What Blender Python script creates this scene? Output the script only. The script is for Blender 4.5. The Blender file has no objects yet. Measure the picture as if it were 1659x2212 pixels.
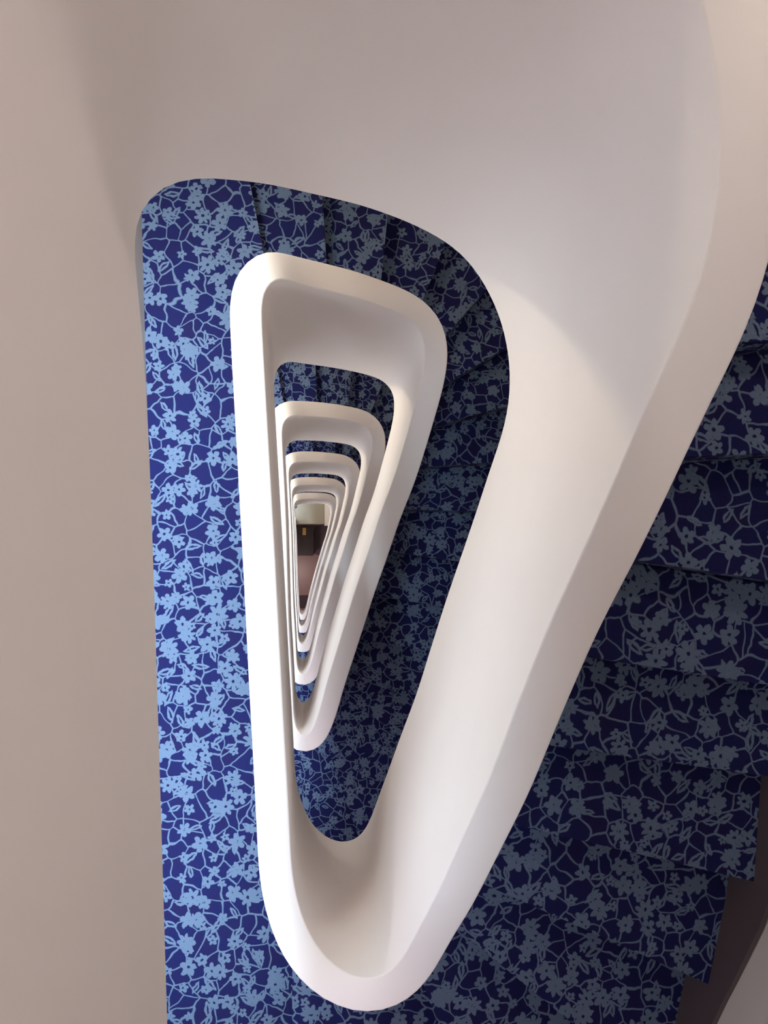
import bpy, bmesh, math, random
import numpy as np

# ------------------------------------------------------------------ constants (metres)
H = 3.2                 # storey height
RISE = H / 17           # 17 risers per storey
PAR = 1.05              # balustrade height above the nosings
DROP = 1.40             # full height of the balustrade face, down to the slab edge
WID = 0.128             # balustrade thickness
CAMZ = H + PAR          # camera height above the first landing below (z = 0)
PI = math.pi

# ------------------------------------------------------------------ camera
F_PX, CX, CY, NX, NY = 1720.0, 829.5, 1106.0, 653.0, 1203.0
_d = np.array([NX - CX, -(NY - CY), -F_PX]); _d /= np.linalg.norm(_d)
_zc = -_d
_xc = np.array([1.0, 0, 0]) - _zc * _zc[0]; _xc /= np.linalg.norm(_xc)
_yc = np.cross(_zc, _xc)
_R = np.column_stack([_xc, _yc, _zc])          # world -> camera
cam_data = bpy.data.cameras.new('camera')
cam_data.sensor_fit = 'VERTICAL'
cam_data.sensor_height = 36.0
cam_data.lens = 36.0 * F_PX / 2212.0
cam_data.clip_start = 0.02
cam_data.clip_end = 200
cam = bpy.data.objects.new('camera', cam_data)
bpy.context.collection.objects.link(cam)
from mathutils import Matrix, Vector
M = Matrix([[float(_R[j][i]) for j in range(3)] for i in range(3)]).to_4x4()
M.translation = Vector((0, 0, CAMZ))
cam.matrix_world = M
sc = bpy.context.scene
sc.camera = cam
sc.cycles.use_denoising = True
sc.cycles.max_bounces = 10
sc.cycles.diffuse_bounces = 8

# ------------------------------------------------------------------ view, world, lamps
sc.view_settings.view_transform = 'Standard'
sc.view_settings.look = 'None'
sc.view_settings.gamma = 1
sc.view_settings.use_curve_mapping = False
sc.view_settings.exposure = -0.55
w = bpy.data.worlds.new('world'); sc.world = w; w.use_nodes = True
w.node_tree.nodes['Background'].inputs[0].default_value = (1.0, 0.9, 0.82, 1)
w.node_tree.nodes['Background'].inputs[1].default_value = 0.2

def lamp(name, kind, loc, power, col, size=0.1, rot=(0, 0, 0), size_y=None, spread=None):   # a room lamp or an added fill light
    l = bpy.data.lights.new(name, kind)
    l.energy = power; l.color = col
    if kind == 'AREA':
        l.size = size
        if size_y: l.shape = 'RECTANGLE'; l.size_y = size_y
        if spread: l.spread = spread
    else:
        l.shadow_soft_size = size
    o = bpy.data.objects.new(name, l); o.location = loc; o.rotation_euler = rot
    bpy.context.collection.objects.link(o)
    o['kind'] = 'helper'
    return o

COOL = (0.90, 0.95, 1.0)
BLUEISH = (0.64, 0.84, 1.0)
WARM = (1.0, 0.84, 0.60)
PINK = (0.98, 0.86, 1.0)
for k in range(0, 7):
    z0 = H - k * H                       # floor level of this landing
    # long wall light over the landing, warm lamp at its head, pinkish one at its foot
    lamp('landing_wall_light', 'AREA', (-0.735, 0.0, z0 + 1.85), 12, COOL, 0.10, (0, math.radians(-50), math.radians(2.6)), 3.0)
    lamp('landing_ceiling_light', 'AREA', (-0.58, -0.40, z0 + 2.80), 78, BLUEISH, 0.10, (0, math.radians(5), math.radians(2.6)), 4.0, math.radians(50))
    lamp('landing_head_light', 'POINT', (-0.70, 1.75, z0 + 1.85), 66, (1.0, .87, .64), 0.06)
    lamp('stair_turn_light', 'POINT', (1.55, 1.70, z0 + 0.85), 40 if k == 0 else 10, (1.0, .88, .80), 0.05)
    lamp('landing_foot_light', 'POINT', (-0.45, -2.35, z0 + 1.85), 26, PINK, 0.08)

lamp('upper_fill_light', 'AREA', (1.93, 0.2, H + 1.5), 4, (1.0, .90, .86), 0.5, (0, math.radians(88), 0), 2.0, math.radians(110))  # added fill without a fixture, lifts the dim left balustrade face
lamp('overhead_fill_light', 'AREA', (0.25, 0.0, H + 2.85), 8, (1.0, .93, .88), 0.8, (0, 0, 0), 1.6)  # added overhead fill that brightens the topmost balustrade tops

# ------------------------------------------------------------------ plan curves
def smooth_curve(P, n, it=5):
    P = np.array(P, float)
    # Catmull-Rom resample (centripetal chord), then light smoothing; columns: s, x, y
    d = np.r_[0, np.cumsum(np.sqrt(np.hypot(*np.diff(P[:, 1:], axis=0).T)))]
    t = np.linspace(0, d[-1], n)
    Q = []
    for v in t:
        i = min(max(np.searchsorted(d, v) - 1, 0), len(P) - 2)
        p1, p2 = P[i], P[i + 1]
        p0 = P[i - 1] if i > 0 else 2 * p1 - p2
        p3 = P[i + 2] if i + 2 < len(P) else 2 * p2 - p1
        t1, t2 = d[i], d[i + 1]
        t0 = d[i - 1] if i > 0 else t1 - (t2 - t1)
        t3 = d[i + 2] if i + 2 < len(P) else t2 + (t2 - t1)
        m1 = (p2 - p0) / (t2 - t0); m2 = (p3 - p1) / (t3 - t1)
        h = t2 - t1; u = (v - t1) / h
        Q.append((2*u**3 - 3*u**2 + 1) * p1 + (u**3 - 2*u**2 + u) * h * m1 + (-2*u**3 + 3*u**2) * p2 + (u**3 - u**2) * h * m2)
    Q = np.array(Q)
    # resample by arc length so that the smoothing is even
    L = np.r_[0, np.cumsum(np.hypot(*np.diff(Q[:, 1:], axis=0).T))]
    tt = np.linspace(0, L[-1], n)
    Q = np.column_stack([np.interp(tt, L, Q[:, j]) for j in range(3)])
    for _ in range(it):
        R = Q.copy(); R[1:-1] = (Q[:-2] + 2 * Q[1:-1] + Q[2:]) / 4; Q = R
    return Q

# inner (well side) edge of the ordinary storeys: (step number, x, y)
RING = [(0, -.032, -1.254), (0, -.051, -.917), (0, -.075, -.541), (0, -.102, -.086), (0, -.131, .375), (0, -.160, .825),
        (0, -.169, 1.000), (0, -.163, 1.075), (.2, -.138, 1.115), (.6, -.095, 1.143), (1.2, -.04, 1.16), (1.7, .03, 1.175), (2.2, .13, 1.187),
        (2.7, .247, 1.194), (3.15, .34, 1.197), (3.6, .425, 1.200), (4.1, .51, 1.197), (4.6, .58, 1.178), (5.0, .623, 1.140),
        (5.4, .642, 1.09), (5.8, .645, 1.025), (6.2, .638, .945), (6.6, .622, .860), (7.1, .600, .747), (8.3, .543, .488),
        (9.2, .486, .288), (10.2, .416, .006), (11, .363, -.204), (11.7, .314, -.42), (12.5, .26, -.641), (13.4, .201, -.878),
        (14.3, .157, -1.09), (15.1, .122, -1.23), (15.8, .088, -1.325), (16.4, .045, -1.388), (17.0, .008, -1.400), (17.4, -.018, -1.368),
        (17.75, -.030, -1.315), (17.96, -.032, -1.254)]
RING2 = []          # the lower storeys are cast a few centimetres further left
for s, x, y in RING:
    f = min(1, max(0, (0.5 - y) / 1.0))
    RING2.append((s, x - 0.028 * f, y))
# top storey: wider and shorter opening
TOP = [(-3, 1.9, -1.60), (-2, 1.1, -1.60), (-1, .45, -1.60), (-.5, .10, -1.55), (-.2, -.10, -1.42), (0, -.185, -1.22), (0, -.208, -1.0), (0, -.219, -.776), (0, -.240, -.311),
       (0, -.257, .05), (0, -.270, .28), (0, -.286, .453), (0, -.299, .560), (0, -.297, .605), (0, -.280, .632), (.2, -.250, .655), (.7, -.195, .687), (1.2, -.115, .733),
       (1.9, -.050, .786), (2.9, .047, .855), (3.5, .123, .895), (4.2, .223, .928), (4.7, .304, .945), (5.2, .382, .955), (5.6, .454, .953),
       (6.0, .522, .935), (6.3, .572, .905), (6.6, .623, .855), (6.8, .662, .795), (7.0, .690, .730), (7.25, .713, .660), (7.5, .726, .594),
       (7.85, .732, .516), (8.2, .726, .440), (8.65, .710, .350), (9.3, .680, .187), (10.05, .643, .001), (10.8, .615, -.157), (11.6, .568, -.390),
       (12.3, .520, -.620), (13.0, .466, -.830), (13.8, .415, -1.050), (14.6, .383, -1.215), (15.3, .360, -1.350), (15.85, .325, -1.462), (16.2, .272, -1.525),
       (16.45, .212, -1.545), (16.8, .150, -1.545), (17.1, .085, -1.520), (17.4, .030, -1.455), (17.7, -.008, -1.357), (17.96, -.032, -1.254)]

def drop(s):
    # drop of the balustrade top along a flight, eased at both ends
    def ease(x):
        a = .45
        return np.where(x < -a, 0, np.where(x > a, x, (x + a) ** 2 / (4 * a)))
    s = np.asarray(s, float)
    return RISE * (ease(s - .5) - ease(s - 17.5))

curves = []
for k in range(0, 6):
    pts = TOP if k == 0 else RING2
    if k == 1:
        pts = [(a[0], a[1] + (b[1] - a[1]) * min(1, max(0, (i - 8) / 20)), a[2]) for i, (a, b) in enumerate(zip(RING, RING2))]
    curves.append(smooth_curve(pts, 260 if k == 0 else 220))
# the lowest landing keeps only its straight left side
curves.append(smooth_curve([p for p in RING2 if p[0] <= 0][:6] + [(0, -.166, .95)], 70))
# one continuous helix: join the storeys, ease the joints, then cut again
G = np.vstack([np.column_stack([c, np.full(len(c), CAMZ - k * H) - drop(c[:, 0])])[(0 if k == 0 else 1):] for k, c in enumerate(curves)])
cuts = np.cumsum([0] + [len(c) - (0 if k == 0 else 1) for k, c in enumerate(curves)])
for _ in range(14):
    R = G.copy(); R[1:-1, 1:3] = (G[:-2, 1:3] + 2 * G[1:-1, 1:3] + G[2:, 1:3]) / 4
    wgt = np.zeros(len(G))
    for c_ in cuts[1:-1]: wgt = np.maximum(wgt, np.clip(1 - np.abs(np.arange(len(G)) - c_) / 14, 0, 1))
    G[:, 1:3] += (R[:, 1:3] - G[:, 1:3]) * wgt[:, None]
_T = np.gradient(G[:, 1:3], axis=0)
for _ in range(4):
    _T[1:-1] = (_T[:-2] + 2 * _T[1:-1] + _T[2:]) / 4
_T /= np.hypot(_T[:, 0], _T[:, 1])[:, None]
GN = np.column_stack([-_T[:, 1], _T[:, 0]])           # away from the well
SL = [slice(cuts[k] - (0 if k == 0 else 1), cuts[k + 1]) for k in range(7)]
curves = [G[SL[k], :3] for k in range(7)]

def offset(k, dist):
    return G[SL[k], 1:3] + GN[SL[k]] * dist

# outer stairwell wall, clockwise from the bottom left, seen from above
WALL = [(-.64, -2.95), (-.668, -2.35), (-.770, -.233), (-.864, 1.90), (-.872, 2.08), (-.80, 2.20), (-.62, 2.25), (.3, 2.28), (1.1, 2.25),
        (1.55, 2.10), (1.85, 1.80), (1.99, 1.4), (2.04, .8), (2.05, 0.0), (2.02, -.7), (1.945, -1.45), (1.85, -1.84), (1.765, -2.18), (1.62, -2.6),
        (1.40, -2.90), (1.0, -3.05), (.3, -3.08), (-.4, -3.06)]

def ray_wall(p, d):
    best = None
    n = len(WALL)
    for i in range(n):
        a = np.array(WALL[i]); b = np.array(WALL[(i + 1) % n])
        e = b - a
        den = d[0] * e[1] - d[1] * e[0]
        if abs(den) < 1e-9: continue
        w_ = a - p
        t = (w_[0] * e[1] - w_[1] * e[0]) / den
        u = (w_[0] * d[1] - w_[1] * d[0]) / den
        if t > 1e-4 and -1e-6 <= u <= 1 + 1e-6 and (best is None or t < best[0]):
            best = (t, i, u)
    t, i, u = best
    return p + t * d, i + u

def ray_curve(P, q, d):
    # first crossing of polyline P by the line q + t d, smallest |t|
    best = None
    for i in range(len(P) - 1):
        a, b = P[i], P[i + 1]
        e = b - a
        den = d[0] * e[1] - d[1] * e[0]
        if abs(den) < 1e-9: continue
        w_ = a - q
        t = (w_[0] * e[1] - w_[1] * e[0]) / den
        u = (w_[0] * d[1] - w_[1] * d[0]) / den
        if 0 <= u <= 1 and (best is None or abs(t) < abs(best[0])):
            best = (t, i, u)
    t, i, u = best
    return q + t * d, i + u

def sub_poly(P, a, b, closed=False):
    # points of polyline P strictly between float indices a and b (going up)
    n = len(P)
    out = []
    if closed:
        if b < a: b += n
        i = int(math.floor(a)) + 1
        while i < b - 1e-6:
            if i > a + 1e-6: out.append(np.array(P[i % n]))
            i += 1
    else:
        i = int(math.floor(a)) + 1
        while i < b - 1e-6:
            out.append(P[i]); i += 1
    return out

# nosing lines: step -> (point near the balustrade, point further out), in plan
LINES = {1: ((-.215, 1.626), (-.293, 2.019)), 2: ((.126, 1.699), (.104, 2.061)), 3: ((.462, 1.686), (.498, 2.054)), 4: ((.741, 1.600), (.860, 1.900)),
         5: ((.93, 1.440), (1.193, 1.753)), 6: ((.966, 1.161), (1.372, 1.42)), 7: ((.886, .894), (1.438, 1.056)), 8: ((.833, .636), (1.369, .679)),
         9: ((.761, .348), (1.26, .336)), 10: ((.681, .035), (1.156, -.031)), 11: ((.612, -.31), (1.082, -.384)), 12: ((.521, -.660), (.983, -.745)),
         13: ((.435, -.952), (.782, -1.068)), 14: ((.378, -1.184), (.805, -1.482)), 15: ((.354, -1.463), (.723, -1.885)),
         16: ((.227, -1.655), (.483, -2.389)), 17: ((-.006, -1.796), (.017, -2.23))}
LINES_TOP = dict(LINES)
LINES_TOP.update({9: ((1.338, .339), (1.58, .352)), 10: ((1.23, -.018), (1.683, -.084)), 11: ((1.093, -.382), (1.787, -.493)),
                  12: ((.972, -.747), (1.891, -.894)), 13: ((.855, -1.107), (1.833, -1.364)), 14: ((.792, -1.424), (1.718, -1.859)),
                  15: ((.708, -1.695), (1.186, -2.096)), 16: ((.545, -1.92), (.680, -2.30)), 17: ((-.038, -2.023), (-.037, -2.285))})

# ------------------------------------------------------------------ materials
def mat(name, rough=.8):
    m = bpy.data.materials.new(name); m.use_nodes = True
    b = m.node_tree.nodes['Principled BSDF']; b.inputs['Roughness'].default_value = rough
    return m, m.node_tree, b

def plaster(name, col, rough=.62, bump=.04):
    m, nt, b = mat(name, rough)
    N = nt.nodes; L = nt.links
    tc = N.new('ShaderNodeNewGeometry')
    n1 = N.new('ShaderNodeTexNoise'); n1.inputs['Scale'].default_value = 3.0; n1.inputs['Detail'].default_value = 4
    n2 = N.new('ShaderNodeTexNoise'); n2.inputs['Scale'].default_value = 160.0; n2.inputs['Detail'].default_value = 3
    L.new(tc.outputs['Position'], n1.inputs['Vector']); L.new(tc.outputs['Position'], n2.inputs['Vector'])
    mx = N.new('ShaderNodeMix'); mx.data_type = 'RGBA'
    mx.inputs[6].default_value = (*col, 1); mx.inputs[7].default_value = (*[c * .93 for c in col], 1)
    L.new(n1.outputs['Fac'], mx.inputs[0]); L.new(mx.outputs[2], b.inputs['Base Color'])
    bp_ = N.new('ShaderNodeBump'); bp_.inputs['Strength'].default_value = bump; bp_.inputs['Distance'].default_value = .002
    L.new(n2.outputs['Fac'], bp_.inputs['Height']); L.new(bp_.outputs['Normal'], b.inputs['Normal'])
    return m

def flat(name, col, rough=.7, metal=0, emit=None):
    m, nt, b = mat(name, rough)
    b.inputs['Base Color'].default_value = (*col, 1); b.inputs['Metallic'].default_value = metal
    if emit:
        b.inputs['Emission Color'].default_value = (*col, 1); b.inputs['Emission Strength'].default_value = emit
    return m

def carpet_material():
    m, nt, b = mat('floral_carpet', .95)
    N = nt.nodes; L = nt.links
    def math_(op, a=None, c=None, d=None, clamp=False):
        n = N.new('ShaderNodeMath'); n.operation = op; n.use_clamp = clamp
        for i, v in enumerate((a, c, d)):
            if v is None: continue
            if isinstance(v, (int, float)): n.inputs[i].default_value = v
            else: L.new(v, n.inputs[i])
        return n.outputs[0]
    def vmath(op, a, c):
        n = N.new('ShaderNodeVectorMath'); n.operation = op
        for i, v in enumerate((a, c)):
            if isinstance(v, tuple): n.inputs[i].default_value = v
            else: L.new(v, n.inputs[i])
        return n.outputs[0]
    def step(x, edge, soft):           # 1 below the edge
        n = N.new('ShaderNodeMapRange'); n.inputs[1].default_value = edge - soft; n.inputs[2].default_value = edge + soft
        n.inputs[3].default_value = 1; n.inputs[4].default_value = 0; L.new(x, n.inputs[0])
        return n.outputs[0]
    g = N.new('ShaderNodeNewGeometry')
    sep = N.new('ShaderNodeSeparateXYZ'); L.new(g.outputs['Position'], sep.inputs[0])
    # the carpet folds over the risers: height adds to the run
    cmb = N.new('ShaderNodeCombineXYZ')
    L.new(sep.outputs[0], cmb.inputs[0])
    L.new(math_('ADD', sep.outputs[1], sep.outputs[2]), cmb.inputs[1])
    P = cmb.outputs[0]
    def warp(v, scale, amt):
        n = N.new('ShaderNodeTexNoise'); n.inputs['Scale'].default_value = scale; n.inputs['Detail'].default_value = 1
        L.new(v, n.inputs['Vector'])
        s_ = vmath('SUBTRACT', n.outputs['Color'], (.5, .5, .5))
        sc_ = N.new('ShaderNodeVectorMath'); sc_.operation = 'SCALE'; L.new(s_, sc_.inputs[0]); sc_.inputs['Scale'].default_value = amt
        return vmath('ADD', v, sc_.outputs[0])
    def voro(v, scale, feature, rnd=1.0):
        n = N.new('ShaderNodeTexVoronoi'); n.voronoi_dimensions = '2D'; n.feature = feature
        n.inputs['Scale'].default_value = scale; n.inputs['Randomness'].default_value = rnd
        L.new(v, n.inputs['Vector'])
        return n
    # vines: borders of warped cells
    W1 = warp(warp(P, 6.0, .10), 17.0, .024)
    PF = warp(P, 38.0, .016)
    vine = step(voro(W1, 12.0, 'DISTANCE_TO_EDGE').outputs['Distance'], .046, .018)
    # flowers and leaves, each a cell of its own
    def cell(v, scale, shift, rnd=.8):
        vv = vmath('ADD', v, shift)
        n = voro(vv, scale, 'F1', rnd)
        dv = vmath('SUBTRACT', vv, n.outputs['Position'])
        s2 = N.new('ShaderNodeSeparateXYZ'); L.new(dv, s2.inputs[0])
        sc2 = N.new('ShaderNodeSeparateColor'); L.new(n.outputs['Color'], sc2.inputs[0])
        return s2.outputs[0], s2.outputs[1], sc2
    def flower(scale, shift, rad, petals, keep):
        x, y, c = cell(PF, scale, shift)
        rr = math_('SQRT', math_('ADD', math_('MULTIPLY', x, x), math_('MULTIPLY', y, y)))
        th = math_('ARCTAN2', y, x)
        ph = math_('MULTIPLY', c.outputs[0], 6.28)
        lobe = math_('ABSOLUTE', math_('COSINE', math_('ADD', math_('MULTIPLY', th, petals / 2), ph)))
        size = math_('MULTIPLY', math_('ADD', math_('MULTIPLY', c.outputs[1], .35), .82), rad)
        lim = math_('MULTIPLY', math_('ADD', math_('MULTIPLY', lobe, .48), .52), size)
        f = step(math_('SUBTRACT', rr, lim), 0, .0016)
        eye = step(rr, rad * .17, .0016)
        f = math_('SUBTRACT', f, eye, clamp=True)
        k = N.new('ShaderNodeMath'); k.operation = 'LESS_THAN'; L.new(c.outputs[2], k.inputs[0]); k.inputs[1].default_value = keep
        return math_('MULTIPLY', f, k.outputs[0])
    def leaf(scale, shift, ln, wd, keep):
        x, y, c = cell(PF, scale, shift)
        ph = math_('MULTIPLY', c.outputs[0], 6.28)
        cs, sn = math_('COSINE', ph), math_('SINE', ph)
        u = math_('ADD', math_('MULTIPLY', x, cs), math_('MULTIPLY', y, sn))
        v = math_('SUBTRACT', math_('MULTIPLY', y, cs), math_('MULTIPLY', x, sn))
        uu = math_('DIVIDE', u, ln)
        lim = math_('MULTIPLY', math_('SUBTRACT', 1.0, math_('MULTIPLY', uu, uu)), wd)
        av = math_('ABSOLUTE', v)
        f = step(math_('SUBTRACT', av, lim), 0, .0016)
        slit = step(math_('SUBTRACT', av, math_('MULTIPLY', math_('SUBTRACT', .35, math_('MULTIPLY', uu, uu)), wd * .8)), 0, .0014)
        f = math_('SUBTRACT', f, slit, clamp=True)
        k = N.new('ShaderNodeMath'); k.operation = 'LESS_THAN'; L.new(c.outputs[2], k.inputs[0]); k.inputs[1].default_value = keep
        return math_('MULTIPLY', f, k.outputs[0])
    out = vine
    for e in (flower(8.0, (.03, .05, 0), .040, 5, .72), flower(9.2, (.41, .27, 0), .027, 5, .5), flower(6.4, (.77, .11, 0), .046, 7, .42),
              leaf(7.6, (.23, .64, 0), .046, .016, .5), leaf(9.2, (.91, .47, 0), .035, .014, .45)):
        out = math_('MAXIMUM', out, e)
    # pile: fine fibre noise
    fn = N.new('ShaderNodeTexNoise'); fn.inputs['Scale'].default_value = 420; fn.inputs['Detail'].default_value = 2
    L.new(g.outputs['Position'], fn.inputs['Vector'])
    pn = N.new('ShaderNodeTexNoise'); pn.inputs['Scale'].default_value = 7; L.new(P, pn.inputs['Vector'])
    bg = N.new('ShaderNodeMix'); bg.data_type = 'RGBA'
    bg.inputs[6].default_value = (.007, .013, .078, 1); bg.inputs[7].default_value = (.016, .011, .050, 1)
    L.new(pn.outputs['Fac'], bg.inputs[0])
    mx = N.new('ShaderNodeMix'); mx.data_type = 'RGBA'
    L.new(out, mx.inputs[0]); L.new(bg.outputs[2], mx.inputs[6]); mx.inputs[7].default_value = (.110, .150, .228, 1)
    hs = N.new('ShaderNodeMix'); hs.data_type = 'RGBA'; hs.blend_type = 'MULTIPLY'; hs.inputs[0].default_value = .55
    fr = N.new('ShaderNodeMapRange'); L.new(fn.outputs['Fac'], fr.inputs[0]); fr.inputs[1].default_value = .3; fr.inputs[2].default_value = .7
    fr.inputs[3].default_value = .55; fr.inputs[4].default_value = 1.25
    L.new(mx.outputs[2], hs.inputs[6]); L.new(fr.outputs[0], hs.inputs[7])
    L.new(hs.outputs[2], b.inputs['Base Color'])
    bp_ = N.new('ShaderNodeBump'); bp_.inputs['Strength'].default_value = .5; bp_.inputs['Distance'].default_value = .003
    L.new(fn.outputs['Fac'], bp_.inputs['Height']); L.new(bp_.outputs['Normal'], b.inputs['Normal'])
    b.inputs['Specular IOR Level'].default_value = .1
    return m

M_WHITE = plaster('painted_plaster_white', (.79, .740, .722))
M_WALL = plaster('painted_plaster_wall', (.50, .46, .43))
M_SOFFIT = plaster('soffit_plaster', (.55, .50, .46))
M_CARPET = carpet_material()
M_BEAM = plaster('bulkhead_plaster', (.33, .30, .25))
M_BROWN = plaster('brown_painted_skirting', (.075, .055, .058), .5, .02)
M_DARK = flat('dark_stained_wood', (.022, .016, .018), .35)
M_PURPLE = flat('plum_fabric', (.10, .075, .10), .8)
M_FLOOR = plaster('lobby_stone_floor', (.42, .30, .30), .35, .02)
M_GOLD = flat('brass', (.6, .42, .16), .35, .8)
M_WOOD = flat('honey_wood', (.55, .30, .15), .5)

# ------------------------------------------------------------------ helpers
COL = bpy.context.collection
def obj(name, verts, faces, material, parent=None, smooth=False, label=None, cat=None, group=None, kind=None):
    me = bpy.data.meshes.new(name)
    me.from_pydata([tuple(map(float, v)) for v in verts], [], faces)
    me.validate(); me.update()
    bm = bmesh.new(); bm.from_mesh(me)
    bmesh.ops.recalc_face_normals(bm, faces=bm.faces)
    bm.to_mesh(me); bm.free()
    me.materials.append(material)
    if smooth:
        for p in me.polygons: p.use_smooth = True
    o = bpy.data.objects.new(name, me); COL.objects.link(o)
    if parent:
        o.parent = parent
        o.matrix_parent_inverse = parent.matrix_world.inverted()
    for k_, v_ in (('label', label), ('category', cat), ('group', group), ('kind', kind)):
        if v_: o[k_] = v_
    return o

def empty(name, loc, label, cat, group=None):
    o = bpy.data.objects.new(name, None); COL.objects.link(o)
    o.location = loc; o.empty_display_size = .1
    o.matrix_world = Matrix.Translation(loc)
    o['label'] = label; o['category'] = cat
    if group: o['group'] = group
    return o

def prism(poly, z1, z0, off=(0, 0)):
    n = len(poly)
    v = [(p[0] + off[0], p[1] + off[1], z1) for p in poly] + [(p[0] + off[0], p[1] + off[1], z0) for p in poly]
    f = [list(range(n)), list(range(2 * n - 1, n - 1, -1))]
    f += [[i, (i + 1) % n, n + (i + 1) % n, n + i] for i in range(n)]
    return v, f

def box(x0, x1, y0, y1, z0, z1):
    return prism([(x0, y0), (x1, y0), (x1, y1), (x0, y1)], z1, z0)

def bevel(o, w_=.006, seg=2, ang=30):
    m = o.modifiers.new('bevel', 'BEVEL'); m.width = w_; m.segments = seg; m.limit_method = 'ANGLE'; m.angle_limit = math.radians(ang)

ORD = ['topmost', 'second', 'third', 'fourth', 'fifth', 'sixth', 'lowest']

# ------------------------------------------------------------------ stairwell walls (structure)
ZB, ZT = -19.6, H + 2.9
def wall(name, i0, i1):
    pts = [np.array(WALL[i % len(WALL)]) for i in range(i0, i1 + 1)]
    P = smooth_curve([(0, *p) for p in pts], 60, 0)[:, 1:] if len(pts) > 2 else np.array(pts)
    T = np.gradient(P, axis=0); T /= np.hypot(T[:, 0], T[:, 1])[:, None]
    N = np.column_stack([-T[:, 1], T[:, 0]])
    O = P + N * .12
    n = len(P)
    v = [(*p, ZT) for p in P] + [(*p, ZB) for p in P] + [(*p, ZT) for p in O] + [(*p, ZB) for p in O]
    f = []
    for i in range(n - 1):
        f += [[i, i + 1, n + i + 1, n + i], [2*n + i, 3*n + i, 3*n + i + 1, 2*n + i + 1], [i, 2*n + i, 2*n + i + 1, i + 1], [n + i, n + i + 1, 3*n + i + 1, 3*n + i]]
    f += [[0, n, 3*n, 2*n], [n - 1, 3*n - 1 + 0, 4*n - 1, 2*n - 1]] if False else [[0, n, 3*n, 2*n], [n - 1, 3*n - 1, 4*n - 1, 2*n - 1]]
    return obj(name, v, f, M_WALL, smooth=False, kind='structure')
WALL = [tuple(p) for p in WALL]
wall('wall_left', 0, 3)
wall('wall_back', 3, 10)
wall('wall_right', 10, 17)
wall('wall_front', 17, 23)
obj('ceiling', *prism([(-1.3, -3.4), (2.5, -3.4), (2.5, 2.7), (-1.3, 2.7)], ZT + .1, ZT), M_WALL, kind='structure')

# ------------------------------------------------------------------ balustrades, landings, flights
def balustrade(k):
    c = curves[k]
    zt = G[SL[k], 3]
    P0 = c[:, 1:]
    b = .007
    prof = [(0, -DROP), (0, -b), (.0021, -.0021), (b, 0), (WID - b, 0), (WID - .0021, -.0021), (WID, -b), (WID, -DROP)]
    rows = [offset(k, d) for d, _ in prof]
    n = len(c); m = len(prof)
    v = []
    for j, (d, dz) in enumerate(prof):
        for i in range(n):
            v.append((rows[j][i, 0], rows[j][i, 1], zt[i] + dz))
    f = []
    for j in range(m):
        j2 = (j + 1) % m
        for i in range(n - 1):
            f.append([j * n + i, j * n + i + 1, j2 * n + i + 1, j2 * n + i])
    f.append([j * n for j in range(m)]); f.append([j * n + n - 1 for j in range(m)][::-1])
    lab = {0: 'white plaster balustrade of the topmost flight, widest band sweeping down at the right',
           1: 'largest complete white balustrade ring, blown bright beside the blue landing',
           2: 'second white balustrade ring down the well, cream at its top bend',
           3: 'third white balustrade ring down the well, inside the second',
           4: 'fourth white balustrade ring down the well, inside the third',
           5: 'innermost white balustrade ring just above the dark lobby',
           6: 'short straight white balustrade of the lowest landing beside the lobby opening'}[k]
    o = obj('stair_balustrade', v, f, M_WHITE, smooth=True, label=lab, cat='balustrade', group='white balustrades around the stairwell')
    o.data.shade_flat() if False else None
    md = o.modifiers.new('es', 'EDGE_SPLIT'); md.split_angle = math.radians(50)
    return o
for k in range(7): balustrade(k)

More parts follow.
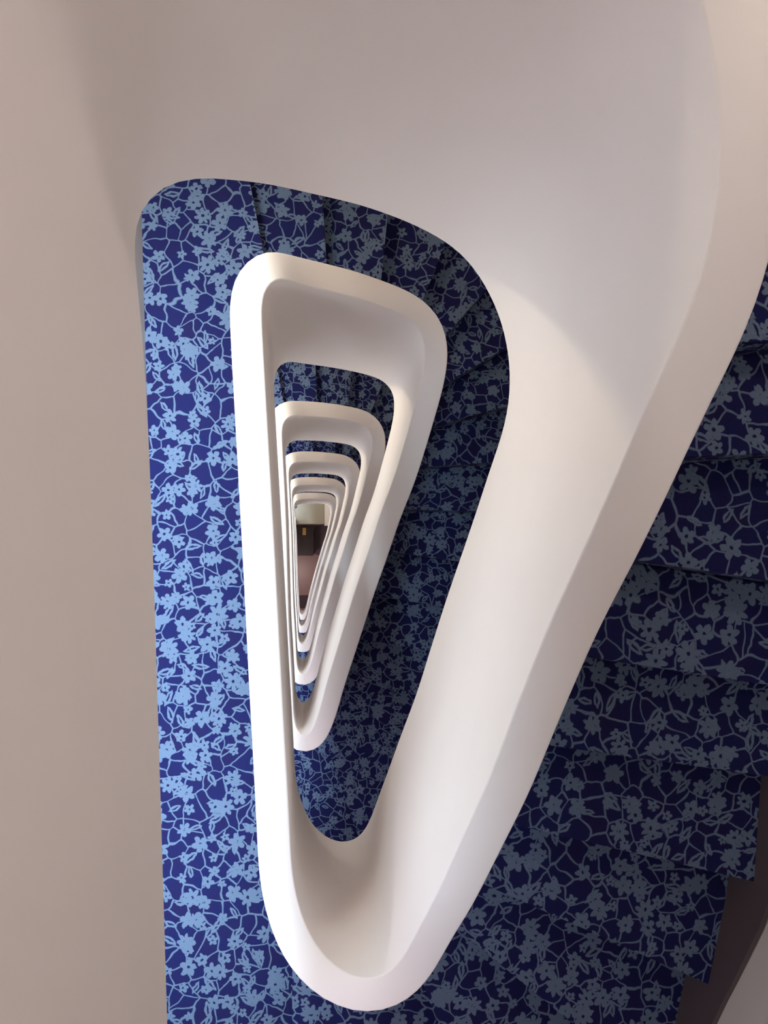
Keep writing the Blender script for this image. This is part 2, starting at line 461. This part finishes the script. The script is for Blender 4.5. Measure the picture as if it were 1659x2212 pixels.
def flight(k):
    c = curves[k]
    O = offset(k, WID - .004)
    s = c[:, 0]
    lines = LINES_TOP if k == 0 else LINES
    z_top = H - k * H
    lab = {0: 'broad dark carpeted stair flight descending along the right edge of the photo',
           1: 'dark blue carpeted stair flight curling around the largest balustrade ring',
           2: 'carpeted stair flight seen between the first and second balustrade rings',
           3: 'carpeted stair flight seen as a dark arc between second and third rings',
           4: 'carpeted stair flight seen as a thin dark arc between third and fourth rings',
           5: 'lowest carpeted stair flight, a dark sliver above the lobby'}[k]
    t = empty('stair_flight', (.9, 0, z_top - H), lab, 'stairs', 'carpeted stair flights')
    hits = {}
    for j in range(1, 18):
        a, b_ = (np.array(q) for q in lines[j])
        d = (b_ - a) / np.linalg.norm(b_ - a)
        i0 = (60 if j < 9 else 150) if k == 0 else 0
        pin, ui = ray_curve(O[i0:], a, d)
        pout, uo = ray_wall(pin + d * .05, d)
        hits[j] = (pin, ui + i0, pout, uo, d)
    nw = len(WALL)
    for j in range(1, 17):
        (pi, ui, po, uo, d), (qi, vi, qo, vo, e) = hits[j], hits[j + 1]
        inner = [pi] + list(sub_poly(O, ui, vi)) + [qi]
        outer = [po] + sub_poly(WALL, uo, vo, True) + [qo]
        # nosing overhang at line j+1, tread reaches a little under the next riser at line j
        poly = inner + outer[::-1]
        z = z_top - j * RISE
        v, f = prism(poly, z, z - RISE - .06)
        st = obj('step', v, f, M_CARPET, t)
        bevel(st, .010, 3, 60)
    # sloping plaster soffit under the steps
    v = []; f = []
    for j in range(1, 17):
        (pi, ui, po, uo, d), (qi, vi, qo, vo, e) = hits[j], hits[j + 1]
        for w_ in np.linspace(0, 1, 7)[(0 if j == 1 else 1):]:
            u = ui + (vi - ui) * w_; a = int(u); fr = u - a
            p = O[a] * (1 - fr) + O[min(a + 1, len(O) - 1)] * fr
            q = po * (1 - w_) + qo * w_
            zz = z_top - (j - 1 + w_) * RISE - .10
            v += [(*p, zz - RISE), (*q, zz - RISE), (*q, zz - .30), (*p, zz - .30)]
    for i in range(0, len(v) - 4, 4):
        f += [[i, i + 1, i + 5, i + 4], [i + 1, i + 2, i + 6, i + 5], [i + 2, i + 3, i + 7, i + 6], [i + 3, i, i + 4, i + 7]]
    f += [[0, 1, 2, 3], [len(v) - 4, len(v) - 1, len(v) - 2, len(v) - 3]]
    obj('soffit', v, f, M_SOFFIT, t)
    return hits

hits = [flight(k) for k in range(6)]

def landing(k):
    # the flat floor between line 17 of the flight above and line 1 of the flight below
    z = H - k * H
    nw = len(WALL)
    if k == 0:
        O = offset(0, WID - .004)
        pi, ui, po, uo, d = hits[0][1]
        inner = list(sub_poly(O, 0, ui)) + [pi]
        outer = [po]
        # along the wall anticlockwise back to the right wall
        idx = list(range(int(math.floor(uo)), -1, -1)) + [22, 21, 20, 19, 18, 17, 16]
        outer += [np.array(WALL[i]) for i in idx]
        poly = inner + outer
    else:
        pi, ui, po, uo, d = hits[k - 1][17]
        Oa = offset(k - 1, WID - .004)
        inner = [pi] + list(sub_poly(Oa, ui, len(Oa) - 1))
        if k < 6:
            Ob = offset(k, WID - .004)
            qi, vi, qo, vo, e = hits[k][1]
            inner += list(sub_poly(Ob, 3, vi)) + [qi]
        else:
            Ob = offset(5, WID - .004)
            qi, vi, qo, vo, e = hits[5][1]
            inner += list(sub_poly(Ob, 3, vi)) + [qi]
        outer = [qo]
        i = int(math.floor(vo))
        while i > -1:
            outer.append(np.array(WALL[i])); i -= 1
        i = nw - 1
        while i > uo:
            outer.append(np.array(WALL[i])); i -= 1
        outer.append(po)
        poly = inner + outer
    lab = {0: 'topmost carpeted landing beside the camera, above the blue strip',
           1: 'bright blue floral carpeted landing strip left of the largest balustrade ring',
           2: 'second carpeted landing down, a teal and navy patch under the largest ring',
           3: 'third carpeted landing down, a small navy patch at the foot of the well',
           4: 'fourth carpeted landing down, a tiny navy patch low in the well',
           5: 'fifth carpeted landing down, a thin blue sliver low in the well',
           6: 'lowest carpeted landing, dark patch just below the lobby floor'}[k]
    t = empty('stair_landing', (-.5, 0, z), lab, 'landing', 'carpeted landings')
    v, f = prism(poly, z, z - .02)
    cp = obj('carpet', v, f, M_CARPET, t)
    v, f = prism(poly, z - .02, z - .34)
    obj('slab', v, f, M_SOFFIT, t)
for k in range(7): landing(k)

# dark skirting running down the right wall beside the flights
def skirting(k):
    s0, s1 = (7, 17)
    h = hits[k]
    nw = len(WALL)
    pts = []
    for j in range(s0, s1):
        uo, vo = h[j][3], h[j + 1][3]
        for t in np.linspace(0, 1, 5)[:-1]:
            u = uo + (vo - uo) * t
            i = int(math.floor(u)) % nw; fr = u - math.floor(u)
            p = np.array(WALL[i]) * (1 - fr) + np.array(WALL[(i + 1) % nw]) * fr
            pts.append((p, j + t))
    v = []; f = []
    for i, (p, j) in enumerate(pts):
        a = pts[max(i - 1, 0)][0]; b_ = pts[min(i + 1, len(pts) - 1)][0]
        T = (b_ - a) / (np.linalg.norm(b_ - a) + 1e-9)
        N = np.array([T[1], -T[0]])
        z = H - k * H - (j - .5) * RISE
        q = p + N * .022
        v += [(*p, z + .22), (*q, z + .22), (*q, z - .32), (*p, z - .32)]
    for i in range(len(pts) - 1):
        a = i * 4; b_ = a + 4
        f += [[a, a + 1, b_ + 1, b_], [a + 1, a + 2, b_ + 2, b_ + 1], [a + 2, a + 3, b_ + 3, b_ + 2], [a + 3, a, b_, b_ + 3]]
    f += [[0, 1, 2, 3], [len(v) - 4, len(v) - 1, len(v) - 2, len(v) - 3]]
    obj('baseboard_right', v, f, M_BROWN, kind='structure')
skirting(0); skirting(1)

# ------------------------------------------------------------------ bottom of the well: lobby
ZL = H - 6 * H                         # level of the lowest landing = -16
zf = ZB
obj('floor', *prism([(-1.6, -3.4), (2.6, -3.4), (2.6, 2.8), (-1.6, 2.8)], zf + .3, zf), M_FLOOR, kind='structure')

# plaster bulkhead that closes the head of the lowest opening, plus an added white box for the lit patch at its right
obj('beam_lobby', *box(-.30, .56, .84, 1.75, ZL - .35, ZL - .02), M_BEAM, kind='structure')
obj('beam_lobby_lit_patch', *box(.56, .95, .80, 1.75, ZL - .35, ZL + .02), M_WHITE, kind='structure')

zg = zf + .3                            # lobby floor level
t = empty('cabinet', (.03, .45, zg), 'dark wooden cabinet on the lobby floor at the bottom of the well', 'cabinet')
bevel(obj('body', *box(-.16, .30, .06, .88, zg, zg + .95), M_DARK, t))
bevel(obj('top', *box(-.18, .32, .04, .90, zg + .95, zg + .99), M_DARK, t), .004)
obj('door', *box(-.14, .06, .035, .06, zg + .08, zg + .90), M_DARK, t)
obj('door', *box(.08, .28, .035, .06, zg + .08, zg + .90), M_DARK, t)
v, f = box(.0, .10, .62, .82, zg + .99, zg + 1.03)
bevel(obj('brass_box', v, f, M_GOLD, label='small brass coloured box standing on the dark lobby cabinet', cat='box'), .006)
t = empty('upholstered_bench', (.5, .4, zg), 'plum grey bench beside the dark cabinet in the lobby', 'bench')
bevel(obj('seat', *prism([(.36, .90), (.84, .96), (.56, .02), (.30, .10)], zg + .52, zg + .30), M_PURPLE, t), .02, 3)
bevel(obj('plinth', *prism([(.40, .86), (.78, .92), (.54, .08), (.34, .14)], zg + .30, zg), M_DARK, t))
bevel(obj('wooden_panel', *box(-.30, -.19, .15, .90, zg, zg + 1.5), M_WOOD, label='narrow honey coloured wooden panel left of the dark lobby cabinet', cat='panel'), .005)
bevel(obj('door_mat', *box(-.22, .25, -1.50, -1.12, zg, zg + .015), M_PURPLE, label='dark plum mat at the foot end of the lobby floor', cat='mat'), .004)
lamp('lobby_light', 'POINT', (-.15, -.45, zg + 2.0), 48, (1.0, .76, .72), .1)
